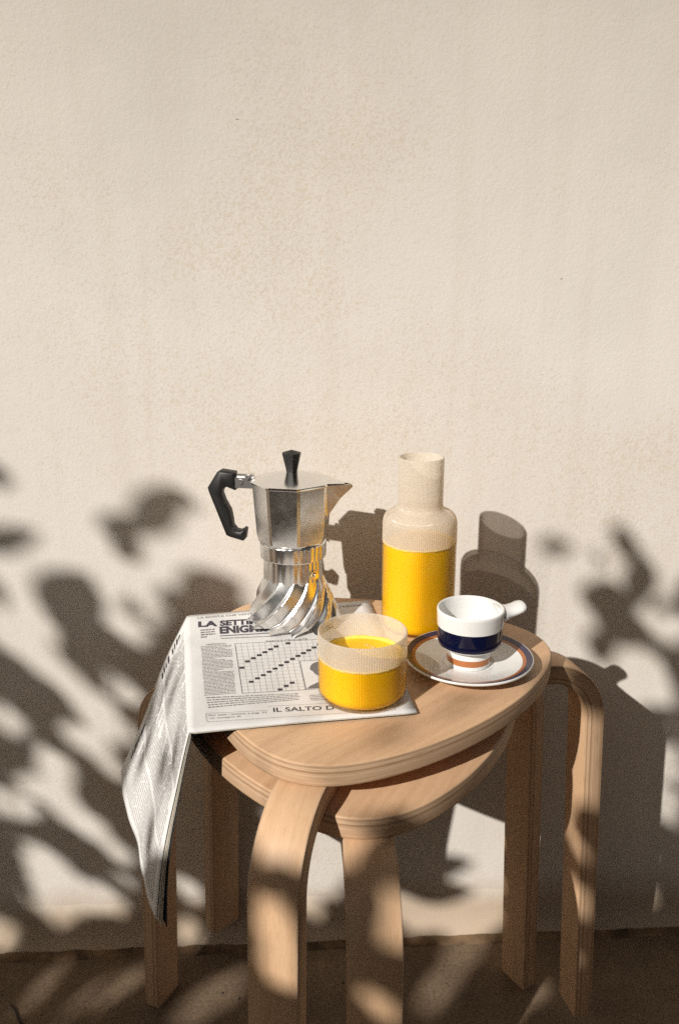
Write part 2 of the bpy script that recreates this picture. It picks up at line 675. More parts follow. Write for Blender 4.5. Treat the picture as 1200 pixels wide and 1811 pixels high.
for q in range(4000):
    x, z = hr.uniform(-9, 9), hr.uniform(.05, 2.75)
    y = hr.choice((-1, 1)) * hr.uniform(.32, .46) if z < 2.6 else hr.uniform(-.45, .45)
    c_ = Vector((x, y, z))
    a_ = Vector((hr.gauss(0, 1), hr.gauss(0, 1), hr.gauss(0, 1))).normalized()
    b_ = a_.orthogonal().normalized()
    n0 = len(lv)
    lv += [c_ - a_ * .035, c_ + b_ * .016, c_ + a_ * .035, c_ - b_ * .016]
    lf.append((n0, n0 + 1, n0 + 2, n0 + 3))
mesh_obj('sky_screen_leaves', lv, lf, M['leaf'], sky_screen, False)['kind'] = 'stuff'
# uneven mortar fillet along the foot of the wall
rng = random.Random(4)
n = 260
def foot(name, prof, mat, jit):
    vs, fs = [], []
    for i in range(n + 1):
        x = -2.2 + 4.4 * i / n
        for k, (dy, z) in enumerate(prof):
            j = jit if 0 < k < len(prof) - 1 else jit * .35
            vs.append((x, WALL_Y + dy + rng.uniform(-j, j), z + rng.uniform(-j, j) * .6))
    w = len(prof)
    for i in range(n):
        for k in range(w - 1):
            a = i * w + k
            fs.append((a, a + 1, a + w + 1, a + w))
    mesh_obj(name, vs, fs, mat, wall)


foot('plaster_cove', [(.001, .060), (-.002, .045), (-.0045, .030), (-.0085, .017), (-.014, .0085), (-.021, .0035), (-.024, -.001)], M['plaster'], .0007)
foot('wall_base', [(-.0185, .0042), (-.023, .0032), (-.028, .0016), (-.0325, .0003), (-.034, -.003)], M['base'], .0008)
# scratch in the plaster, a thin open groove filled with dirt
p = on_y(427, 211)
mb = MB()
prev = None
mb.tube([on_y(412 + 3.4 * i, 211 + .6 * math.sin(i * 2.1)) + Vector((0, .0004, 0)) for i in range(9)],
        [.0002, .0004, .0007, .0005, .0004, .0003, .0003, .0003, .0002], 5)
mb.obj('scratch', M['grit'], wall)


# ------------------------------------------------------------------ the stools
R0, R1, R2 = .1619, .0173, -.0013
SEAT_T, LEG_T, LEG_W = .0185, .0195, .038
RF, RT = .257, .2385


def seat_mesh(parent):
    n = 120
    rings = []      # (inset, z, is_face)
    e = .0022
    def outline(a, inset):                     # convex rounded triangle by its support function
        h, dh = R0 + R1 * math.cos(3 * a) + R2 * math.cos(6 * a) - inset, -3 * R1 * math.sin(3 * a) - 6 * R2 * math.sin(6 * a)
        return (h * math.cos(a) - dh * math.sin(a), h * math.sin(a) + dh * math.cos(a))
    top = [(e - e * math.sin(k / 4 * math.pi / 2), -(e - e * math.cos(k / 4 * math.pi / 2))) for k in range(5)]
    bot = [(i_, -SEAT_T - z_) for i_, z_ in reversed(top)]
    prof = top + bot
    vs = []
    for ins, z in prof:
        for k in range(n):
            a = 2 * math.pi * k / n
            vs.append((*outline(a, ins), STOOL_H + z))
    fs, uvs, mi = [], [], []
    acc = [0]
    for k in range(n):
        a = 2 * math.pi * (k + 1) / n
        acc.append(acc[-1] + (Vector(vs[(k + 1) % n]) - Vector(vs[k])).length)
    fs.append(tuple(range(n)))
    uvs.append([(vs[k][0] * .87 + vs[k][1] * .5, vs[k][1] * .87 - vs[k][0] * .5) for k in range(n)])
    mi.append(0)
    for i in range(len(prof) - 1):
        for k in range(n):
            k2 = (k + 1) % n
            fs.append((i * n + k2, i * n + k, (i + 1) * n + k, (i + 1) * n + k2))
            z1, z2 = prof[i][1], prof[i + 1][1]
            if i < 2:
                q = [((vs[j][0] * .87 + vs[j][1] * .5), (vs[j][1] * .87 - vs[j][0] * .5)) for j in fs[-1]]
                mi.append(0)
            else:
                q = [(acc[k + 1], -z1), (acc[k], -z1), (acc[k], -z2), (acc[k + 1], -z2)]
                mi.append(1)
            uvs.append(q)
    L = (len(prof) - 1) * n
    fs.append(tuple(L + k for k in range(n))[::-1])
    uvs.append([(vs[L + k][0], vs[L + k][1]) for k in range(n)][::-1])
    mi.append(0)
    return mesh_obj('seat', vs, fs, [M['wood'], M['ply']], parent, True, uvs, mi, sharp=35)


def leg_mesh(parent, ang, seed):
    """one bent plywood leg swept along an L, its own width and plies"""
    z0 = STOOL_H - SEAT_T - LEG_T / 2
    rb = .062 - LEG_T / 2                      # centre-line radius of the bend
    cl = [(.052, z0)]
    rend = RT - LEG_T / 2
    splay = (RF - RT) / (STOOL_H - SEAT_T - .06)
    for k in range(6):
        cl.append((.052 + (rend - rb - .052) * (k + 1) / 6, z0))
    th_end = math.pi / 2 - math.atan(splay)
    for k in range(1, 15):
        t = th_end * k / 14
        cl.append((rend - rb + rb * math.sin(t), z0 - rb + rb * math.cos(t)))
    r_, z_ = cl[-1]
    for k in range(1, 11):
        zz = z_ * (1 - k / 10)
        cl.append((r_ + splay * (z_ - zz), zz))
    ca, sa = math.cos(ang), math.sin(ang)
    e = .0016
    vs, acc, secs = [], [0], []
    for i, (r, z) in enumerate(cl):
        if i:
            acc.append(acc[-1] + math.hypot(r - cl[i - 1][0], z - cl[i - 1][1]))
        a, b_ = cl[max(i - 1, 0)], cl[min(i + 1, len(cl) - 1)]
        t = Vector((b_[0] - a[0], b_[1] - a[1])).normalized()
        if i == len(cl) - 1:
            nrm = Vector((1, 0))
        else:
            nrm = Vector((-t.y, t.x))             # outward
        w, h = LEG_W / 2, LEG_T / 2
        sec = [(-w + e, h), (w - e, h), (w - e * .3, h - e * .3), (w, h - e), (w, -h + e), (w - e * .3, -h + e * .3), (w - e, -h), (-w + e, -h), (-w + e * .3, -h + e * .3), (-w, -h + e), (-w, h - e), (-w + e * .3, h - e * .3)]
        for sx_, hy in sec:
            rr, zz = r + nrm.x * hy, z + nrm.y * hy
            vs.append((rr * ca - sx_ * sa, rr * sa + sx_ * ca, zz))
        secs = sec
    m_ = len(secs)
    fs, uvs, mi = [], [], []
    for i in range(len(cl) - 1):
        for q in range(m_):
            q2 = (q + 1) % m_
            fs.append((i * m_ + q, (i + 1) * m_ + q, (i + 1) * m_ + q2, i * m_ + q2))
            a, b_ = secs[q], secs[q2]
            face = q in (0, 6)
            if face:
                uvs.append([(acc[i] + seed, a[0] + seed), (acc[i + 1] + seed, a[0] + seed), (acc[i + 1] + seed, b_[0] + seed), (acc[i] + seed, b_[0] + seed)])
            else:
                uvs.append([(acc[i] + seed, a[1] + .01), (acc[i + 1] + seed, a[1] + .01), (acc[i + 1] + seed, b_[1] + .01), (acc[i] + seed, b_[1] + .01)])
            mi.append(0 if face else 1)
    for base, order in ((0, range(m_)), ((len(cl) - 1) * m_, reversed(range(m_)))):
        od = list(order)
        fs.append(tuple(base + q for q in od))
        uvs.append([(secs[q][0], secs[q][1]) for q in od])
        mi.append(1)
    return mesh_obj('leg', vs, fs, [M['wood'], M['ply']], parent, True, uvs, mi, sharp=40)


def stool(x, y, z, deg, label):
    o = empty('stool', (x, y, z), label, 'stool', 'pair of stacked stools', math.radians(deg))
    seat_mesh(o)
    for k in range(3):
        leg_mesh(o, k * 2 * math.pi / 3, k * .37 + z * 3)
    return o


stool(.0480, .7125, 0, 30.4, 'lower light beech plywood stool of the stacked pair, its feet on the ground')
stool(.0600, .7164, STACK, 10.3, 'upper light beech plywood stool of the stacked pair, carrying the magazine and breakfast things')


# ------------------------------------------------------------------ the magazine
MAG_T = .0026
ZP = TOP + MAG_T + .0004
pA, pB, pC, pD = [on_z(x, y, ZP) for x, y in ((337, 1088), (652, 1062), (737, 1260), (344, 1292))]
hA, hD = Vector((-.0735, -.0335, -.1585)), Vector((-.037, -.0046, -.1741))
HL = .178
NV, NS = 30, 44


def build_hang():
    tab = []
    for j in range(NV + 1):
        v = j / NV
        f = pA.lerp(pD, v)
        h = hA.lerp(hD, v)
        hd = h.normalized()
        outd = (pA - pB).lerp(pD - pC, v).normalized()
        row = [f.copy()]
        p_ = f.copy()
        for i in range(NS):
            s = (i + .5) / NS * HL
            t = min(1, s / .007)
            t = t * t * (3 - 2 * t)
            d = outd.lerp(hd, t).normalized()
            # slack: the sheet bellies before it hangs straight
            d = (d + Vector((-.08, .02, 0)) * (1 - s / HL) * t * (.5 + .5 * math.sin(math.pi * v)) + Vector((.08, 0, 0)) * (s / HL) * t * (.5 + .5 * math.sin(math.pi * v))).normalized()
            p_ = p_ + d * (HL / NS)
            row.append(p_.copy())
        tab.append(row)
    # waves
    nrm_ = hA.lerp(hD, .5).cross(pD - pA).normalized()
    if nrm_.x > 0:
        nrm_ = -nrm_
    for j in range(NV + 1):
        v = j / NV
        for i in range(NS + 1):
            s = i / NS
            k = min(1, max(0, (s - .06) / .4))
            w = .0016 * math.sin(v * 11.5 + s * 2.6 + 2.2) + .0005 * math.sin(v * 25 - s * 4 + 1.7) + .0012 * math.sin(s * 7 + v * 3)
            tab[j][i] = tab[j][i] + nrm_ * (w * k)
    return tab, nrm_


HANG, HN = build_hang()


def hang(v, s):
    """point of the hanging half, v 0..1 from the wall side to the front, s 0..1 from the fold down"""
    v = min(max(v, 0), 1) * NV
    s = min(max(s, 0), 1) * NS
    j, i = min(int(v), NV - 1), min(int(s), NS - 1)
    a, b_ = v - j, s - i
    return (HANG[j][i].lerp(HANG[j][i + 1], b_)).lerp(HANG[j + 1][i].lerp(HANG[j + 1][i + 1], b_), a)


def front(v, s):
    """point of the half on the seat, s 0..1 from the fold to the right"""
    p_ = pA.lerp(pB, s).lerp(pD.lerp(pC, s), v)
    dz = -.0016 * max(0, v - .86) / .14 * max(0, 1 - s * 2.2) + .0006 * math.sin(s * 9) * math.sin(v * 7) * 0
    return p_ + Vector((0, 0, dz))


mag = empty('magazine', (pA.lerp(pC, .5).x, pA.lerp(pC, .5).y, TOP), 'open puzzle magazine draped over the seat edge under the coffee pot and the glass', 'magazine')
MO = Vector(mag.location)


def sheet(name, mat, k, vext=0.0, lext=0.0, dx=0.0, fs_=1.0, backcut=0.0):
    """one folded sheet; k = depth below the cover"""
    off = k * .00034
    vs = []
    rows = NV
    cols = [-(i / NS) for i in range(NS, 0, -1)] + [i / 16 for i in range(17)]
    for j in range(rows + 1):
        v = j / rows
        for c_ in cols:
            if c_ < 0:
                s = -c_
                p_ = hang(v, s)
                fr_ = min(1, s / .05)
                p_ = p_ + Vector((0, 0, -off)) * (1 - fr_) - HN * (off * 1.5 + (.0006 if k else 0)) * fr_
                q = (pD - pA).normalized()
                p_ = p_ + q * (vext * v * s) + Vector((dx * s * s * v, 0, 0)) + Vector((0, 0, -lext * max(0, s - .8) * 5))
            else:
                p_ = front(v, c_ * fs_) + Vector((0, 0, -off))
            vs.append(p_ - MO)
    w = len(cols)
    fs = [(j * w + i, j * w + i + 1, (j + 1) * w + i + 1, (j + 1) * w + i) for j in range(rows) for i in range(w - 1)]
    o = mesh_obj(name, vs, fs, mat, mag, True)
    md = o.modifiers.new('thickness', 'SOLIDIFY')
    md.thickness = .00022
    md.offset = 0
    return o


cover = sheet('cover', M['paper'], 0)
cover['label'] = 'printed outer sheet with crossword and masthead'
for k, (ve, le, dx) in enumerate([(.003, -.002, .001), (.005, .001, .002), (.006, -.003, .003), (.009, -.002, .006)]):
    sheet('page', M['dark_paper'] if k == 3 else M['paper2'], k + 1.2, ve, le, dx, 1.0 - .004 * k)  # the last inner page is near-black

# --- print on the page
INK = .00026


def from_px(x, y):
    return on_z(x, y, ZP + INK) - MO


def cr(x, y):                     # measured on an enlargement of the page
    return (330 + x / 4.444, 1060 + y / 4.444)


def quad_px(mb, pts):
    mb.add([from_px(*p_) for p_ in pts], [(0, 1, 2, 3)])


def line_px(mb, a, b_, w):
    a, b_ = from_px(*a), from_px(*b_)
    d = (b_ - a).normalized()
    n_ = Vector((-d.y, d.x, 0)) * (w / 2)
    mb.add([a - n_, b_ - n_, b_ + n_, a + n_], [(0, 1, 2, 3)])


_fontcache = {}


def text_verts(txt, bold=0.0, shear=0.0):
    cu = bpy.data.curves.new('lettering', 'FONT')
    cu.body = txt
    cu.size = 1
    cu.offset = bold
    cu.shear = shear
    cu.resolution_u = 3
    ob = bpy.data.objects.new('lettering', cu)
    C.objects.link(ob)
    dg = bpy.context.evaluated_depsgraph_get()
    me = ob.evaluated_get(dg).to_mesh()
    vs = [v.co.copy() for v in me.vertices]
    fs = [tuple(p_.vertices) for p_ in me.polygons]
    ob.evaluated_get(dg).to_mesh_clear()
    bpy.data.objects.remove(ob)
    bpy.data.curves.remove(cu)
    x0, x1 = min(v.x for v in vs), max(v.x for v in vs)
    y0, y1 = min(v.y for v in vs), max(v.y for v in vs)
    return [((v.x - x0) / (x1 - x0), (v.y - y0) / (y1 - y0)) for v in vs], fs


def print_obj(name, mat, fn, *args, **kw):
    m_ = MB()
    fn(m_, *args, **kw)
    return m_.obj(name, mat, cover, False)


def text_px(mb, txt, a, b_, c_, bold=.012):
    """a, b_ = left and right end of the baseline, c_ = top of the first letter"""
    vs, fs = text_verts(txt, bold)
    a, b_, c_ = Vector(a), Vector(b_), Vector(c_)
    mb.add([from_px(*(a + (b_ - a) * x + (c_ - a) * y)) for x, y in vs], fs)


def words(mb, fn, lines, seed, fill=.5, wmin=.03, wmax=.12, gap=.018):
    """rows of tiny words in the unit square mapped by fn(x, y)"""
    rg = random.Random(seed)
    for i in range(lines):
        y0 = (i + .2) / lines
        y1 = (i + .2 + fill) / lines
        x = rg.uniform(0, .03)
        end = 1 if rg.random() > .12 else rg.uniform(.4, .9)
        while x < end - .02:
            w = min(rg.uniform(wmin, wmax), end - x)
            yy = y0 + rg.uniform(-.03, .03) / lines
            q = [fn(x, yy), fn(x + w, yy), fn(x + w, y1), fn(x, y1)]
            mb.add(q, [(0, 1, 2, 3)])
            x += w + rg.uniform(gap * .6, gap * 1.5)


def bil(p0, p1, p2, p3):          # tl, tr, br, bl in enlargement pixels
    p0, p1, p2, p3 = [Vector(cr(*p_)) for p_ in (p0, p1, p2, p3)]
    def fn(x, y):
        return from_px(*(p0.lerp(p1, x).lerp(p3.lerp(p2, x), y)))
    return fn


# masthead
for t_, a, b_, c_ in (('LA', (92, 219), (244, 211), (90, 174)), ('SETTIMANA', (262, 210), (770, 180), (260, 166)), ('ENIGMISTICA', (262, 272), (880, 238), (257, 213))):
    print_obj('masthead_word', M['ink_head'], text_px, t_, cr(*a), cr(*b_), cr(*c_), .05)
print_obj('masthead_rule', M['ink_head'], line_px, cr(262, 287), cr(905, 250), .0016)
for t_, a, b_, c_ in (("LA RIVISTA CHE VANTA INNUMEREVOLI TENTATIVI D'IMITAZIONE!", (88, 153), (1385, 50), (87, 139)),
                      ('PAROLE CROCIATE', (624, 337), (950, 318), (622, 324)), ('ORIZZONTALI', (152, 362), (310, 353), (151, 350))):
    print_obj('small_heading', M['ink_soft'], text_px, t_, cr(*a), cr(*b_), cr(*c_), .015)
print_obj('large_heading', M['ink'], text_px, 'IL SALTO D', cr(682, 885), cr(1160, 866), cr(678, 852), .012)

# crossword grid by its own perspective: corners in enlargement pixels
mb = MB()
gx = bil((380, 348), (1262, 302), (1372, 684), (438, 738))
NCX, NCY = 19, 15


def gline(mb, x0, y0, x1, y1, w):
    a, b_ = gx(x0, y0), gx(x1, y1)
    d = (b_ - a).normalized()
    n_ = Vector((-d.y, d.x, 0)) * (w / 2)
    mb.add([a - n_, b_ - n_, b_ + n_, a + n_], [(0, 1, 2, 3)])


PX0, PY0 = .535, .42           # the portrait takes the lower right of the grid
for i in range(1, NCX):
    x = i / NCX
    gline(mb, x, 0, x, 1 if x < PX0 else PY0, .00016)
for j in range(1, NCY):
    y = j / NCY
    gline(mb, 0, y, 1 if y < PY0 else PX0, y, .00016)
mb.obj('grid_ruling', M['ink_soft'], cover, False)
mb = MB()
for a in ((0, 0, 1, 0), (0, 1, 1, 1), (0, 0, 0, 1), (1, 0, 1, 1), (PX0, PY0, 1, PY0), (PX0, PY0, PX0, 1)):
    gline(mb, *a, .0005)
mb.obj('grid_frame', M['ink'], cover, False)
# black squares
mb = MB()
cells = [(433, 537), (477, 487), (523, 462), (570, 438), (614, 415), (658, 392), (702, 370), (795, 345),
         (507, 647), (555, 620), (602, 595), (648, 569), (694, 544), (740, 518), (785, 493), (830, 468), (873, 444), (916, 422), (958, 400), (1000, 378), (1040, 355),
         (733, 708), (781, 680), (828, 655)]
for x, y in cells:
    print_obj('black_square', M['ink'], quad_px, [cr(x - 20, y - 7), cr(x + 18, y - 9), cr(x + 21, y + 7), cr(x - 17, y + 9)])
# portrait print: dark hair, pale face, dark shoulder
mb = MB()
vs = [gx(.70 + .075 * math.cos(t) * (1.25 if math.sin(t) > 0 else 1), .60 - .15 * math.sin(t)) for t in [k * math.pi / 12 for k in range(24)]]
mb.add(vs, [tuple(range(24))])
q = [gx(x, y) for x, y in ((PX0 + .006, .985), (PX0 + .04, .93), (.64, .87), (.72, .80), (.83, .82), (.96, .90), (.99, .985))]
mb.add(q, [tuple(range(len(q)))])
mb.obj('portrait_dark', M['photo_grey'], cover, False)
mb = MB()
vs = [gx(.735 + .052 * math.cos(t), .645 - .12 * math.sin(t)) + Vector((0, 0, .00006)) for t in [k * math.pi / 10 for k in range(20)]]
mb.add(vs, [tuple(range(20))])
mb.obj('portrait_face', M['photo_skin'], cover, False)

# small type
mb = MB()
words(mb, bil((110, 368), (352, 355), (388, 742), (138, 760)), 36, 3, .42)
words(mb, bil((138, 766), (880, 735), (900, 790), (150, 862)), 5, 5, .4, .012, .05, .008)
words(mb, bil((955, 750), (1390, 730), (1400, 780), (965, 800)), 4, 6, .4, .02, .06, .01)
words(mb, bil((108, 234), (220, 226), (226, 298), (112, 308)), 4, 9, .5, .08, .3, .05)
words(mb, bil((265, 302), (740, 282), (742, 290), (266, 312)), 1, 8, .6, .02, .05, .008)
mb.obj('body_text', M['ink_soft'], cover, False)['kind'] = 'stuff'
mb = MB()
for a, b_ in (((150, 896), (640, 872)), ((150, 896), (156, 962)), ((156, 962), (1640, 868)), ((640, 840), (1600, 792)), ((1600, 792), (1640, 868))):
    line_px(mb, cr(*a), cr(*b_), .0003)
text_px(mb, 'Per tutti i lettori, a pag. 31', cr(172, 920), cr(622, 896), cr(172, 905), .004)
text_px(mb, 'un assegno di', cr(176, 942), cr(420, 926), cr(176, 928), .004)
mb.obj('bottom_box', M['ink_soft'], cover, False)

# --- print on the hanging half: three columns of type, two headings along its top edge
qn = -HN


def hang_pt(v, s):
    e = .004
    a = hang(v, s)
    n_ = (hang(v + e, s) - hang(v - e, s)).cross(hang(v, s + e) - hang(v, s - e)).normalized()
    if n_.dot(HN) < 0:
        n_ = -n_
    return a + n_ * .00034 - MO


mb = MB()
for c_, (s0, s1, v0, v1) in enumerate([(.06, .345, .10, .965), (.37, .655, .06, .955), (.68, .955, .10, .95)]):
    words(mb, lambda x, y, s0=s0, s1=s1, v0=v0, v1=v1: hang_pt(v0 + (v1 - v0) * y, s1 - (s1 - s0) * x), 40, 20 + c_, .42, .12, .4, .025)
mb.obj('back_body_text', M['ink_faint'], cover, False)['kind'] = 'stuff'
# the two headings are too far off to read: heavy slanted strokes of type
for s0, s1, v0, v1, nst, lean, fat in ((.37, .10, .088, .040, 9, .004, .62), (.86, .64, .100, .048, 12, .022, .45)):
    hd = MB()
    hr_ = random.Random(int(s0 * 100))
    for k in range(nst):
        if hr_.random() < .12:
            continue
        x0 = s0 + (s1 - s0) * (k + hr_.uniform(0, .15)) / nst
        x1 = x0 + (s1 - s0) / nst * fat * hr_.uniform(.8, 1.25)
        va, vb = v0 + hr_.uniform(-.006, .004), v1 + hr_.uniform(-.002, .012)
        hd.add([hang_pt(va, x0), hang_pt(va, x1), hang_pt(vb, x1 - lean), hang_pt(vb, x0 - lean)], [(0, 1, 2, 3)])
    hd.add([hang_pt(v0 - .012, s0), hang_pt(v0 - .012, s1), hang_pt(v0 - .020, s1), hang_pt(v0 - .020, s0)], [(0, 1, 2, 3)])
    hd.obj('back_heading', M['ink'], cover, False)['kind'] = 'stuff'


# ------------------------------------------------------------------ moka pot
ZM = ZP + .0004
mp_ = on_z(520, 1094, ZM)
pot = empty('moka_pot', (mp_.x, mp_.y, ZM), 'polished aluminium moka coffee pot with swirling finned base and black handle', 'coffee pot')


def pol(phi, r, z):                 # phi in degrees from the camera side towards the right
    a = math.radians(phi)
    return Vector((r * math.sin(a), -r * math.cos(a), z))


# finned base: the flutes turn as they run down and flare out
NF, HB = 13, .0480
nh, na = 44, NF * 18
vs, fs = [], []
for i in range(nh + 1):
    t = i / nh                      # 0 at the foot, 1 at the neck
    d = 1 - t
    z = .0006 + (HB - .0006) * t
    rb = .0284 + .0136 * d ** 1.05
    amp = .0003 + .0085 * d ** .85 * (1 - .2 * d)
    tw = math.radians(58) * d ** 1.25
    for k in range(na):
        a = 2 * math.pi * k / na
        s = (NF * (a + tw) / (2 * math.pi)) % 1
        if s > .90:
            ridge = ((s - .90) / .10) ** 1.6
        else:
            ridge = (1 - s / .90) ** 1.75
        r = rb + amp * ridge
        # every flute ends in a small arch above the table, its lip reaches lower
        zz = z + .0040 * (1 - ridge) * max(0, d - .80) / .20
        zz += .0030 * (ridge - .4) * max(0, t - .8) / .2
        vs.append((r * math.sin(a), -r * math.cos(a), zz))
for i in range(nh):
    for k in range(na):
        k2 = (k + 1) % na
        fs.append((i * na + k, i * na + k2, (i + 1) * na + k2, (i + 1) * na + k))
fs.append(tuple(range(na))[::-1])
o = mesh_obj('finned_base', vs, fs, M['metal'], pot, True, sharp=65)


def fluted(n_f, depth):
    return lambda r, z, a: r - depth * (.5 - .5 * math.cos(n_f * a)) ** 3


vs, fs = lathe([(.0290, .044), (.0293, .048), (.0290, .066), (.0288, .070)], 144, fluted(24, .0006), cap=False)
mesh_obj('neck', vs, fs, M['metal'], pot, True)
pr = smooth_profile([(.0270, .068), (.0322, .068), (.0326, .0835), (.0280, .0850)], .0012)
vs, fs = lathe(pr, 144, fluted(24, .0005))
mesh_obj('collar', vs, fs, M['metal'], pot, True, sharp=40)

# eight-sided upper chamber, vertices 9 degrees off the camera direction
VERT = [9 + 45 * k for k in range(8)]


def octo(r, z, bev=.06):
    """octagon ring with narrow chamfered edges"""
    pts = []
    for k in range(8):
        a, b_, c_ = pol(VERT[k - 1], r, z), pol(VERT[k], r, z), pol(VERT[(k + 1) % 8], r, z)
        pts += [b_.lerp(a, bev), b_.lerp(c_, bev)]
    return pts


mb = MB()
rings = [octo(.0335, .0846), octo(.0346, .0862), octo(.0358, .092), octo(.0372, .112), octo(.0392, .1415), octo(.0386, .1421)]
vs = [p_ for rg in rings for p_ in rg]
fs = [(i * 16 + k, i * 16 + (k + 1) % 16, (i + 1) * 16 + (k + 1) % 16, (i + 1) * 16 + k) for i in range(len(rings) - 1) for k in range(16)]
fs += [tuple(range(16))[::-1], tuple((len(rings) - 1) * 16 + k for k in range(16))]
mb.add(vs, fs)
mb.obj('upper_chamber', M['metal'], pot, True, sharp=14)
# lid: eight low facets and a rim
mb = MB()
rings = [octo(.0402, .1422), octo(.0404, .1434), octo(.0396, .1441), octo(.012, .1512), octo(.0065, .1522)]
vs = [p_ for rg in rings for p_ in rg]
fs = [(i * 16 + k, i * 16 + (k + 1) % 16, (i + 1) * 16 + (k + 1) % 16, (i + 1) * 16 + k) for i in range(len(rings) - 1) for k in range(16)]
fs += [tuple(range(16))[::-1], tuple((len(rings) - 1) * 16 + k for k in range(16))]
mb.add(vs, fs)
lid = mb.obj('lid', M['steel'], pot, True, sharp=6)
mb = MB()
rings = [octo(.0052, .1518), octo(.0056, .1535), octo(.0092, .1695), octo(.0094, .1702), octo(.0006, .1730)]
vs = [p_ for rg in rings for p_ in rg]
fs = [(i * 16 + k, i * 16 + (k + 1) % 16, (i + 1) * 16 + (k + 1) % 16, (i + 1) * 16 + k) for i in range(len(rings) - 1) for k in range(16)]
fs += [tuple(range(16))[::-1], tuple((len(rings) - 1) * 16 + k for k in range(16))]
mb.add(vs, fs)
mb.obj('knob', M['bakelite'], lid, True, sharp=15)
# spout: a V-shaped beak on the facet towards the right
PS = 76.5
mb = MB()
us, ws = pol(PS, 1, 0), pol(PS + 90, 1, 0)


def sp(r, w, z):
    return us * r + ws * w + Vector((0, 0, z))


outer = [sp(.0340, 0, .108), sp(.0352, .0125, .1425), sp(.0580, .0012, .1425), sp(.0580, -.0012, .1425), sp(.0352, -.0125, .1425), sp(.0470, .0003, .1275), sp(.0592, 0, .1398)]
inner = [sp(.0345, 0, .113), sp(.0355, .0112, .1425), sp(.0565, .0008, .1425), sp(.0565, -.0008, .1425), sp(.0355, -.0112, .1425), sp(.0465, 0, .1300), sp(.0574, 0, .1408)]
mb.add(outer, [(0, 1, 5), (1, 2, 6, 5), (2, 3, 6), (3, 4, 5, 6), (4, 0, 5)])
mb.add(inner, [(0, 5, 1), (1, 5, 6, 2), (2, 6, 3), (3, 6, 5, 4), (4, 5, 0)])
mb.add([outer[1], outer[2], inner[2], inner[1]], [(0, 1, 2, 3)])
mb.add([outer[2], outer[3], inner[3], inner[2]], [(0, 1, 2, 3)])
mb.add([outer[3], outer[4], inner[4], inner[3]], [(0, 1, 2, 3)])
mb.obj('spout', M['metal'], pot, False)
# lid tongue over the spout
mb = MB()
mb.add([sp(.036, .0118, .1442), sp(.0515, .0036, .1432), sp(.0515, -.0036, .1432), sp(.036, -.0118, .1442),
        sp(.036, .0118, .1428), sp(.0515, .0036, .1424), sp(.0515, -.0036, .1424), sp(.036, -.0118, .1428)],
       [(0, 1, 2, 3), (4, 7, 6, 5), (0, 4, 5, 1), (1, 5, 6, 2), (2, 6, 7, 3)])
mb.obj('lid_tongue', M['steel'], lid, False)
# handle: outline measured in the plane through the pot's axis
PH = PS + 180
uh, wh = pol(PH, 1, 0), pol(PH + 90, 1, 0)
out2 = [(268, 222), (165, 210), (140, 225), (68, 335), (75, 365), (190, 668), (215, 680), (312, 703), (325, 690), (336, 622), (322, 612), (292, 632), (262, 628), (238, 598), (232, 545),
        (222, 490), (186, 425), (168, 372), (176, 342), (205, 325), (268, 345)]
prof2 = [((662 - x) * .0001405, .1468 - (780 + y / 4 + 5 - 845) * .000572) for x, y in out2]
cx_ = sum(p_[0] for p_ in prof2) / len(prof2)


def handle_ring(inset, w):
    n_ = len(prof2)
    res = []
    for i in range(n_):
        p0, p1, p2 = [Vector(prof2[(i + d) % n_]) for d in (-1, 0, 1)]
        t = ((p1 - p0).normalized() + (p2 - p1).normalized()).normalized()
        nn = Vector((t.y, -t.x))
        q = p1 - nn * inset
        res.append(uh * q.x + wh * w + Vector((0, 0, q.y)))
    return res


area = sum(prof2[i][0] * prof2[(i + 1) % len(prof2)][1] - prof2[(i + 1) % len(prof2)][0] * prof2[i][1] for i in range(len(prof2)))
sg = 1 if area > 0 else -1
hw = .0068
rings = [handle_ring(sg * .0026, -hw), handle_ring(sg * .0008, -hw + .0009), handle_ring(0, -hw + .0028), handle_ring(0, hw - .0028), handle_ring(sg * .0008, hw - .0009), handle_ring(sg * .0026, hw)]
n_ = len(prof2)
vs = [p_ for rg in rings for p_ in rg]
fs = [(i * n_ + k, i * n_ + (k + 1) % n_, (i + 1) * n_ + (k + 1) % n_, (i + 1) * n_ + k) for i in range(5) for k in range(n_)]
fs += [tuple(range(n_))[::-1], tuple(5 * n_ + k for k in range(n_))]
mesh_obj('handle', vs, fs, M['bakelite'], pot, True, sharp=42)
# bracket between chamber and handle, with hinge knuckle and pin
mb = MB()
zc = Vector((0, 0, 1))
mb.box(uh * .0465 + zc * .1395, uh * .0105, wh * .0048, zc * .0052)
mb.box(uh * .047 + zc * .1462, uh * .0095, wh * .0022, zc * .0016)
mb.tube([uh * .0425 + wh * .0068 + zc * .1455, uh * .0425 - wh * .0068 + zc * .1455], .0022, 12)
mb.tube([uh * .050 + wh * .0060 + zc * .1405, uh * .050 - wh * .0060 + zc * .1405], .0028, 12)
mb.obj('handle_bracket', M['satin'], pot, True, sharp=35)
# safety valve: hexagonal nut with a bored boss
uv_ = pol(42, 1, 0)
mb = MB()
mb.tube([uv_ * .0275 + zc * .0545, uv_ * .0312 + zc * .0545], .0046, 6)
mb.obj('valve_nut', M['brass'], pot, False)
mb = MB()
mb.tube([uv_ * .0305 + zc * .0545, uv_ * .0335 + zc * .0545, uv_ * .0335 + zc * .0545], [.0029, .0027, .0014], 14)
mb.tube([uv_ * .0330 + zc * .0545, uv_ * .03365 + zc * .0545], .0013, 10)
mb.obj('valve_boss', M['steel'], pot, True, sharp=35)


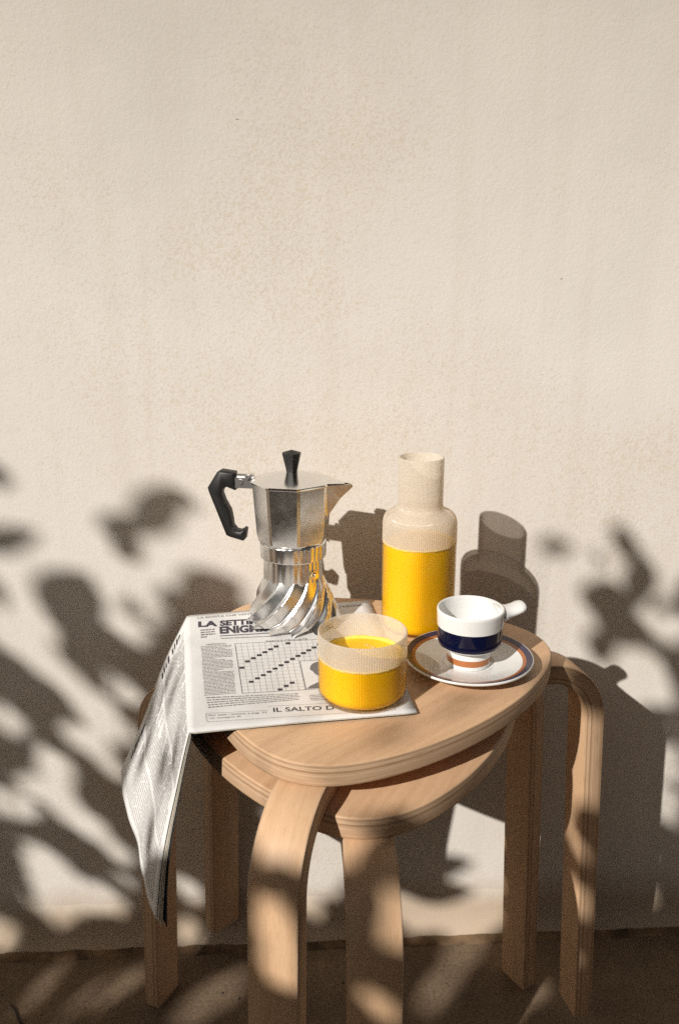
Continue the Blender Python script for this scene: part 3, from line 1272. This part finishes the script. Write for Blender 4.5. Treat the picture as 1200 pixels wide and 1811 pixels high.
# ------------------------------------------------------------------ ribbed glassware
def ribbed(nr, depth, z0=.004, z1=9.):
    def f(r, z, a):
        k = 1 if z0 < z < z1 else 0
        return r + depth * k * (abs(math.sin(nr * a / 2)) - .6) * min(1, r / .03)
    return f


NRIB = 110
SEG = NRIB * 4


def glassware(root, outer_low, outer_high, inner, juice, level):
    """outer_low: wetted wall up to the juice level, outer_high: frosted wall, over the rim, inner: inside wall"""
    rb = ribbed(NRIB, .0005)
    vs, fs = lathe(outer_low, SEG, ribbed(NRIB, .00022), cap=False)
    a0 = len(fs)
    v2, f2 = lathe(outer_high + inner, SEG, lambda r, z, a: rb(r, z, a), cap=False)
    off = len(vs)
    vs2 = vs + v2
    fs2 = fs + [tuple(i + off for i in f) for f in f2]
    mi = [1] * a0 + [0] * len(f2)
    fs2.append(tuple(range(SEG))[::-1])
    mi.append(1)
    for i, v in enumerate(vs2):
        if abs(v[2] - level) < 1e-5:
            an_ = math.atan2(v[1], v[0])
            vs2[i] = (v[0], v[1], v[2] + .0002 * math.sin(an_ * 5 + 1) + .00012 * math.sin(an_ * 17))
    mesh_obj('glass_wall', vs2, fs2, [M['frosted'], M['wet']], root, True, None, mi, sharp=60)
    # pale foam and pulp clinging to the glass along the fill line
    rj = max(r for r, z in juice)
    nfr = 180
    vs, fs = [], []
    for k in range(nfr):
        a_ = 2 * math.pi * k / nfr
        lo_ = .0010 + .0005 * math.sin(a_ * 6 + 2) + .0004 * math.sin(a_ * 23) + .0002 * math.sin(a_ * 47)
        hi_ = .0007 + .0003 * math.sin(a_ * 9) + .0002 * math.sin(a_ * 31 + 1)
        for r_, z_ in ((rj + .00018, -lo_), (rj + .00018, hi_ * .4), (rj - .0006, hi_), (rj - .0030, -.0009), (rj - .0030, -.0022)):
            vs.append((r_ * math.cos(a_), r_ * math.sin(a_), level + z_))
    for k in range(nfr):
        for i in range(5):
            fs.append((k * 5 + i, ((k + 1) % nfr) * 5 + i, ((k + 1) % nfr) * 5 + (i + 1) % 5, k * 5 + (i + 1) % 5))
    mesh_obj('foam', vs, fs, M['foam'], root, True)
    vs, fs = lathe(juice, SEG, ribbed(NRIB, .00012), cap=True)
    mesh_obj('orange_juice', vs, fs, M['juice'], root, True, sharp=50)


pc = on_z(737, 1106, TOP)
car = empty('carafe', (pc.x, pc.y, TOP), 'ribbed frosted glass carafe part filled with orange juice', 'carafe')
RB, RN = .0356, .0212
JL = .089
low = smooth_profile([(.0300, .0004), (RB - .002, .0012), (RB, .005)], .002) + [(RB, z) for z in np.linspace(.008, JL, 8)]
sh = smooth_profile([(RB, JL + .001), (RB, .116), (RN + .0012, .1215), (RN, .126), (RN, .1705)], [.011, .004, .002], 7)
hi = [(RB, JL)] + sh + [(RN - .0002, .1714), (RN - .0008, .1717), (RN - .0013, .1713)]
inn = [(RN - .0015, .170), (RN - .0015, .1265), (RN - .0005, .1195), (RB - .006, .1135), (RB - .0022, .1075), (RB - .0018, .098), (RB - .0018, JL - .001)]
ju = [(.028, .0030), (RB - .003, .0034), (RB - .0009, .006)] + [(RB - .0009, z) for z in np.linspace(.010, JL - .002, 7)] + [(RB - .0012, JL - .0006), (RB - .003, JL - .0012), (.002, JL - .0014)]
glassware(car, low, hi, inn, ju, JL)

pg = on_z(640, 1230, ZP)
gls = empty('drinking_glass', (pg.x, pg.y, ZP + .0004), 'low ribbed frosted tumbler half full of orange juice on the magazine', 'glass')
RG, HG, JG = .0362, .0585, .0375
low = smooth_profile([(.0300, .0004), (RG - .0025, .0012), (RG, .0065)], .003) + [(RG, z) for z in np.linspace(.009, JG, 6)]
hi = [(RG, z) for z in np.linspace(JG, HG - .001, 6)] + [(RG - .0002, HG - .0003), (RG - .0008, HG), (RG - .0013, HG - .0004)]
inn = [(RG - .0016, HG - .002), (RG - .0016, JG - .001)]
ju = [(.028, .0035), (RG - .004, .0040), (RG - .0009, .0080)] + [(RG - .0009, z) for z in np.linspace(.011, JG - .002, 6)] + [(RG - .0012, JG - .0005), (RG - .003, JG - .0012), (.002, JG - .0014)]
glassware(gls, low, hi, inn, ju, JG)
# bubbles on the juice, just inside the glass
mb = MB()
for x, y, r in ((650, 1132, .0011), (655, 1134, .0009), (660, 1136, .0013), (666, 1138, .0008), (645, 1131, .0007)):
    q = on_z(x, y + 8, ZP + JG) - Vector(gls.location)
    v_, f_ = lathe([(r * math.sin(t), r * math.cos(t) * .8) for t in np.linspace(1.7, .05, 5)], 10)
    mb.add([(a + q.x, b_ + q.y, c_ + JG - .0012) for a, b_, c_ in v_], f_)
mb.obj('bubbles', M['frosted'], gls)

# ------------------------------------------------------------------ saucer and cup
WHITE = (.76, .75, .72)
NAVY, PLUM, RUST = (.003, .005, .026), (.045, .036, .07), (.42, .15, .05)
ps = on_z(828, 1159, TOP + .011)
sau = empty('saucer', (ps.x, ps.y, TOP), 'white saucer with plum and rust painted rings under the espresso cup', 'saucer')
RS = .0572
pr = smooth_profile([(.0001, .0022), (.0250, .0022), (.0265, .0002), (.0290, .0002), (.0305, .0024), (.0420, .0048), (RS - .0006, .0098), (RS, .0112), (RS - .0008, .0122),
                     (.0470, .0092), (.0330, .0062), (.0236, .0056), (.0218, .0044), (.0208, .0042), (.0001, .0042)],
                    [.0005, .0008, .0008, .001, .004, .0008, .0009, .0008, .004, .004, .001, .0006, .0006, 0], 4)
vs, fs = lathe(pr, 128, cap=False)
mesh_obj('plate', vs, fs, mat_bands('saucer_glaze', 'R', [(0, WHITE), (.215, (.62, .59, .55)), (.222, WHITE), (.476, RUST), (.507, PLUM), (.560, WHITE)]), sau, True)

cup = empty('espresso_cup', (ps.x, ps.y, TOP + .0042), 'white espresso cup with navy and rust bands and flat lug handle', 'cup')
pr = smooth_profile([(.0001, .0012), (.0165, .0012), (.0172, 0), (.0192, .0002), (.0196, .010), (.0192, .0152), (.0215, .0172), (.0272, .0192), (.0282, .0235), (.0290, .040), (.0296, .0515), (.0288, .0532), (.0272, .0525),
                     (.0262, .046), (.0245, .030), (.0215, .0225), (.012, .0195), (.0001, .019)],
                    [.0003, .0006, .001, .003, .0012, .002, .002, .003, .004, .0012, .0012, .001, .004, .005, .004, .003, 0], 4)
vs, fs = lathe(pr, 96, cap=False)
bands = [(0, WHITE), (.042, RUST), (.098, WHITE), (.206, NAVY), (.376, WHITE)]
cm = mat_bands('cup_glaze', 'Z', bands, .1)
wm = plain('white_glaze', WHITE, .1)
# inside of the bowl stays white: the band paint is only on the outer wall
nprof = len(pr)
peak = max(range(nprof), key=lambda i: pr[i][1])
mi = []
for i in range(nprof - 1):
    mi += [0 if i < peak else 1] * 96
mesh_obj('bowl', vs, fs, [cm, wm], cup, True, None, mi)
# lug handle: flat tongue rising from the rim
ph = math.radians(-8 + 16)
uh2 = Vector((math.cos(ph), math.sin(ph), 0))
wh2 = Vector((-uh2.y, uh2.x, 0))
vs, fs = [], []
st = [(.0258, .0155, .0462, .0060), (.0285, .0142, .0466, .0056), (.0318, .0112, .0466, .0047), (.0360, .0100, .0470, .0041), (.0405, .0100, .0482, .0038), (.0445, .0104, .0498, .0036), (.0478, .0090, .0512, .0031), (.0496, .0058, .0520, .0023), (.0503, .0018, .0523, .0010)]
NR = 20
for r, w, z, t in st:
    for k in range(NR):
        a = 2 * math.pi * k / NR
        ca, sa = math.cos(a), math.sin(a)
        q = abs(ca) ** .7 * (1 if ca > 0 else -1)
        vs.append(uh2 * r + wh2 * (w * q) + Vector((0, 0, z + t * sa)) - uh2 * (t * sa * .45))
fs = [(i * NR + k, i * NR + (k + 1) % NR, (i + 1) * NR + (k + 1) % NR, (i + 1) * NR + k) for i in range(len(st) - 1) for k in range(NR)]
fs += [tuple(range(NR))[::-1], tuple((len(st) - 1) * NR + k for k in range(NR))]
mesh_obj('handle', vs, fs, wm, cup, True)

# ------------------------------------------------------------------ small things on the ground
mb = MB()
mb.tube([on_z(x, y, .0012) for x, y in ((20, 1776), (27, 1785), (31, 1797), (36, 1806), (44, 1816), (52, 1822))], [.0006, .001, .0011, .0011, .001, .0006], 6)
tw = mb.obj('twig', M['grit'])
tw['label'] = 'thin dark curved twig lying on the ground'
tw['category'] = 'twig'
mb = MB()
rg = random.Random(11)
spots = [(394, 1756, 1.7), (423, 1766, 1.7), (885, 1681, 1.2), (889, 1703, 1.5), (606, 1738, 1.6), (597, 1741, 1.2), (835, 1736, 1), (811, 1744, 1), (789, 1739, .9), (751, 1743, .8),
         (151, 1783, 1.3), (195, 1784, 1.3), (209, 1783, 1), (181, 1782, .9), (60, 1706, 1.1), (75, 1795, 1.4), (1150, 1663, 1.2), (1115, 1709, 1), (1146, 1752, 1.2), (1098, 1800, 1)]
spots += [(rg.uniform(-50, 1250), rg.uniform(1690, 1840), rg.uniform(.35, .8)) for _ in range(160)]
for x, y, r in spots:
    q = on_z(x, y, 0)
    r *= .0011
    v_ = [Vector((rg.uniform(.6, 1.2) * r * math.cos(k * 1.257), rg.uniform(.6, 1.2) * r * math.sin(k * 1.257), 0)) + q for k in range(5)] + [q + Vector((0, 0, r * .8))]
    mb.add(v_, [(k, (k + 1) % 5, 5) for k in range(5)])
gr = mb.obj('grit', M['grit'], smooth=False)
gr['kind'] = 'stuff'
gr['label'] = 'dark crumbs of grit scattered over the ground'
gr['category'] = 'grit'

# ------------------------------------------------------------------ the shrubs whose shade falls on the wall
# leaves stand between the sun and the place they shade; each is placed by the spot it shades
rg = random.Random(7)
e1 = Vector((math.cos(SUN_AZ), -math.sin(SUN_AZ), 0))       # across the light, to the right
e2 = e1.cross(-S).normalized()
if e2.z < 0:
    e2 = -e2


def ab(P):
    return (P.dot(e1), P.dot(e2))


def W(x, y):
    return on_y(x, y)


def F(x, y):
    return on_z(x, y, 0)


LIT = []           # sunlit gaps: (a0, b0, a1, b1, r)


def lit(fn, x0, y0, x1, y1, r):
    p0, p1 = ab(fn(x0, y0)), ab(fn(x1, y1))
    LIT.append((*p0, *p1, r))


for a in [(30, 1010, 65, 1085, 20), (150, 985, 235, 1060, 36), (195, 1075, 222, 1112, 20), (262, 1060, 264, 1062, 16), (-40, 1075, 20, 1120, 26), (20, 1120, 120, 1205, 25), (120, 1205, 205, 1290, 24),
          (8, 1270, 8, 1272, 22), (85, 1340, 105, 1375, 15), (-20, 1410, 30, 1420, 18), (60, 1390, 195, 1490, 14), (130, 1305, 170, 1315, 13), (200, 1365, 205, 1366, 11),
          (85, 1530, 100, 1600, 30), (165, 1588, 188, 1592, 24), (5, 1645, 20, 1655, 28), (222, 1555, 223, 1556, 9), (335, 1575, 336, 1577, 18), (350, 1650, 351, 1652, 20),
          (223, 1225, 228, 1228, 15), (1055, 1030, 1085, 1035, 24), (1155, 1035, 1157, 1040, 24), (1165, 1110, 1195, 1090, 22), (1140, 1180, 1150, 1230, 30), (1187, 1330, 1180, 1440, 16),
          (1000, 1060, 1008, 1150, 34), (575, 1500, 575, 1560, 20), (550, 1600, 552, 1605, 18), (850, 1480, 872, 1600, 34), (740, 1625, 880, 1622, 16), (830, 1458, 880, 1470, 30), (745, 1480, 760, 1470, 20)]:
    lit(W, *a[:4], a[4] * .00058)
for a in [(340, 1782, 410, 1748, 17), (240, 1725, 150, 1770, 11), (90, 1725, 60, 1765, 10), (781, 1742, 781, 1744, 24), (822, 1682, 824, 1684, 18), (905, 1800, 940, 1750, 10)]:
    lit(F, *a[:4], a[4] * .00075)
# everything on the table stays in the sun
for (x, y, z, r, h) in ((.06, .72, .488, .085, .10), (mp_.x, mp_.y, .55, .05, 0), (mp_.x, mp_.y, .64, .05, .02), (pc.x, pc.y, .55, .045, 0), (pc.x, pc.y, .63, .045, 0), (ps.x, ps.y, .53, .06, 0), (.0, .66, .49, .06, 0), (.2, .78, .49, .05, 0)):
    LIT.append((*ab(Vector((x, y, z)) - e1 * h), *ab(Vector((x, y, z)) + e1 * h), r))


def LA(x, y):
    return on_y(x, y, .478)


def LB(x, y):
    return on_y(x, y, .456)


# patches of sun on the two front legs
for fn, x0, y0, x1, y1, r in ((LA, 490, 1400, 500, 1500, 22), (LA, 470, 1650, 490, 1720, 26), (LB, 655, 1500, 660, 1505, 14), (LB, 650, 1625, 655, 1640, 24), (LB, 640, 1800, 650, 1805, 12)):
    lit(fn, x0, y0, x1, y1, r * .00042)


def seg_dist(p_, s):
    ax, ay, bx, by, r = s
    dx, dy = bx - ax, by - ay
    L = dx * dx + dy * dy
    t = 0 if L < 1e-12 else max(0, min(1, ((p_[0] - ax) * dx + (p_[1] - ay) * dy) / L))
    return math.hypot(p_[0] - ax - t * dx, p_[1] - ay - t * dy) - r


def is_lit(p_, marg=0):
    return any(seg_dist(p_, s) < marg for s in LIT)


LEAVES = {0: MB(), 1: MB()}
NODES = {0: [], 1: []}


def leaf(P0, P1, width, t, bush, tilt=None):
    """leaf whose shade runs from P0 to P1"""
    d = S * t
    A, B = P0 + d, P1 + d
    ax = (B - A)
    L = ax.length
    ax.normalize()
    ax = (ax + S * (rg.uniform(-.35, .35) if tilt is None else tilt)).normalized()
    B = A + ax * L
    side = ax.cross(S).normalized()
    nrm = side.cross(ax).normalized()
    th = rg.uniform(-.4, .4)
    side = side * math.cos(th) + nrm * math.sin(th)
    nrm = side.cross(ax)
    cols = []
    n = 7
    for i in range(n + 1):
        u = i / n
        w = width / 2 * math.sin(math.pi * min(1, u ** .85)) ** .8
        c = A.lerp(B, u) + nrm * (-.10 * L * math.sin(math.pi * u))
        cols.append((c - side * w + nrm * (.12 * w), c, c + side * w + nrm * (.12 * w)))
    vs = [p_ for c in cols for p_ in c]
    fs = []
    for i in range(n):
        for k in range(2):
            fs.append((i * 3 + k, i * 3 + k + 1, i * 3 + k + 4, i * 3 + k + 3))
    LEAVES[bush].add(vs, fs)
    NODES[bush].append(A)


def leaf_px(fn, x0, y0, x1, y1, w, t, bush, tilt=None):
    P0, P1 = fn(x0, y0), fn(x1, y1)
    leaf(P0, P1, w * .00066, t, bush, tilt)


# single leaves that can be read on the wall
for a in [(-45, 965, 80, 938, 42), (-30, 836, 24, 846, 40),
          (355, 897, 275, 862, 34), (310, 868, 228, 945, 62), (255, 925, 168, 938, 46), (205, 935, 250, 995, 56),
          (70, 1075, 165, 1015, 80), (105, 1010, 170, 1110, 76), (80, 1060, 190, 1130, 70),
          (215, 1062, 262, 1095, 36), (312, 1045, 440, 1035, 66), (330, 1070, 440, 1050, 60), (275, 1040, 330, 1075, 34),
          (-30, 1010, 8, 1080, 34)]:
    leaf_px(W, *a, rg.uniform(2.5, 2.9), 0, rg.uniform(-.15, .15))
for a in [(950, 972, 1015, 963, 30), (1045, 980, 1072, 998, 22), (1080, 928, 1150, 1010, 44), (1142, 985, 1120, 1085, 52), (1022, 1040, 1130, 1085, 66), (1100, 1060, 1075, 1135, 72),
          (1050, 1090, 1140, 1150, 46), (1062, 1110, 1062, 1180, 50), (1150, 1085, 1200, 1060, 22), (1180, 1140, 1215, 1210, 50), (1120, 1270, 1210, 1262, 44), (1130, 1290, 1215, 1310, 40),
          (1205, 1100, 1260, 1010, 60), (1180, 1390, 1215, 1400, 24), (935, 1480, 985, 1590, 60), (950, 1560, 975, 1640, 60)]:
    leaf_px(W, *a, rg.uniform(2.5, 2.9), 1, rg.uniform(-.15, .15))
# soft single leaves on the wall between the legs and on the stool
for a in [(690, 1545, 840, 1522, 56), (700, 1570, 842, 1575, 54), (660, 1550, 780, 1560, 60)]:
    leaf_px(W, *a, 2.2, 1, 0)
for fn, x0, y0, x1, y1, w, bu in ((LA, 370, 1545, 580, 1590, 62, 0), (LA, 400, 1580, 560, 1560, 40, 0), (LA, 500, 1452, 560, 1436, 26, 0), (LA, 410, 1800, 560, 1790, 90, 0), (LA, 420, 1770, 500, 1800, 60, 0),
                               (LB, 560, 1550, 750, 1566, 44, 1), (LB, 690, 1530, 730, 1600, 40, 1), (LB, 590, 1722, 730, 1715, 64, 1), (LB, 600, 1750, 700, 1735, 60, 1)):
    leaf(fn(x0, y0), fn(x1, y1), w * .00045, rg.uniform(1.9, 2.3), bu, 0)
for x0, y0, x1, y1, w in ((640, 1310, 745, 1285, 46), (770, 1262, 850, 1235, 40), (560, 1345, 600, 1350, 30)):
    leaf(on_z(x0, y0, TOP), on_z(x1, y1, TOP), w * .0004, 3.4, 1, 0)

# soft dapples on the hanging pages
for v_, s_, w in ((.18, .30, .020), (.42, .22, .018), (.62, .48, .024), (.30, .66, .022), (.80, .30, .020), (.75, .78, .026), (.12, .55, .018)):
    q = hang(v_, s_)
    dq = (e1 * rg.uniform(-.4, .4) + e2).normalized() * .026
    leaf(q - dq, q + dq, w, rg.uniform(2.8, 3.2), 0, 0)


# the dense part of the crowns
def inside(x, y, poly):
    r = False
    for i in range(len(poly)):
        (x0, y0), (x1, y1) = poly[i], poly[i - 1]
        if (y0 > y) != (y1 > y) and x < (x1 - x0) * (y - y0) / (y1 - y0) + x0:
            r = not r
    return r


REG = [
    (W, [(-330, 1120), (-120, 1060), (-30, 1150), (60, 1110), (110, 1090), (180, 1120), (260, 1110), (330, 1080), (440, 1075), (470, 1300), (470, 1690), (-330, 1690)], 1900, 0, 70),
    (W, [(1090, 1100), (1130, 1090), (1200, 1150), (1260, 1050), (1420, 1100), (1480, 1690), (1010, 1690), (1010, 1560), (1090, 1480)], 1000, 1, 70),
    (W, [(470, 1600), (640, 1560), (700, 1640), (1010, 1640), (1010, 1690), (470, 1690)], 160, 1, 60),
    (F, [(-250, 1690), (1400, 1650), (1500, 1950), (-350, 1950)], 2200, None, 95),
]
for fn, poly, cnt, bush, size in REG:
    xs = [p_[0] for p_ in poly]
    ys = [p_[1] for p_ in poly]
    made = 0
    tries = 0
    while made < cnt and tries < cnt * 12:
        tries += 1
        x, y = rg.uniform(min(xs), max(xs)), rg.uniform(min(ys), max(ys))
        if not inside(x, y, poly):
            continue
        P = fn(x, y)
        c = ab(P)
        L = rg.uniform(.026, .060)
        w = L * rg.uniform(.42, .56)
        an = rg.gauss(-.75, .6)
        d = e1 * math.cos(an) + e2 * math.sin(an)
        ok = True
        for k in (-.5, -.25, 0, .25, .5):
            if is_lit((c[0] + math.cos(an) * L * k, c[1] + math.sin(an) * L * k), w * (.36 if abs(k) < .4 else .05)):
                ok = False
                break
        if not ok:
            continue
        made += 1
        bu = bush if bush is not None else (0 if x < 620 else 1)
        leaf(P - d * (L / 2), P + d * (L / 2), w, rg.uniform(2.2, 3.1), bu)

for bu, (lab) in enumerate(('leafy green shrub facing the wall, shading its left half', 'leafy green shrub facing the wall, shading its right half')):
    nodes = NODES[bu]
    cx = sum(p_.x for p_ in nodes) / len(nodes)
    cy = sum(p_.y for p_ in nodes) / len(nodes)
    zmin = min(p_.z for p_ in nodes)
    base = Vector((cx + (-.42, .34)[bu], cy - .1, 0))
    root = empty('shrub', base, lab, 'shrub')
    mb = LEAVES[bu]
    mb.v = [(v[0] - base.x, v[1] - base.y, v[2]) for v in mb.v]
    mb.obj('crown', M['leaf'], root)
    mb = MB()
    zt = zmin + .1
    mb.tube([(0, 0, -.02), (.01, .01, zt * .4), (-.01, .015, zt * .75), (0, 0, zt)], [.016, .014, .012, .010], 10)
    # limbs run low under the crown, twigs rise from them to the leaves
    for i, p_ in enumerate(nodes):
        if i % 40:
            continue
        q = p_ - base
        zl = max(.25, zmin - rg.uniform(.15, .4))
        mb.tube([(0, 0, zl - .15), Vector((q.x * .55, q.y * .55, zl)), Vector((q.x, q.y, zl + .1)), q], [.006, .004, .002, .001], 5)
    mb.obj('trunk', M['bark'], root)
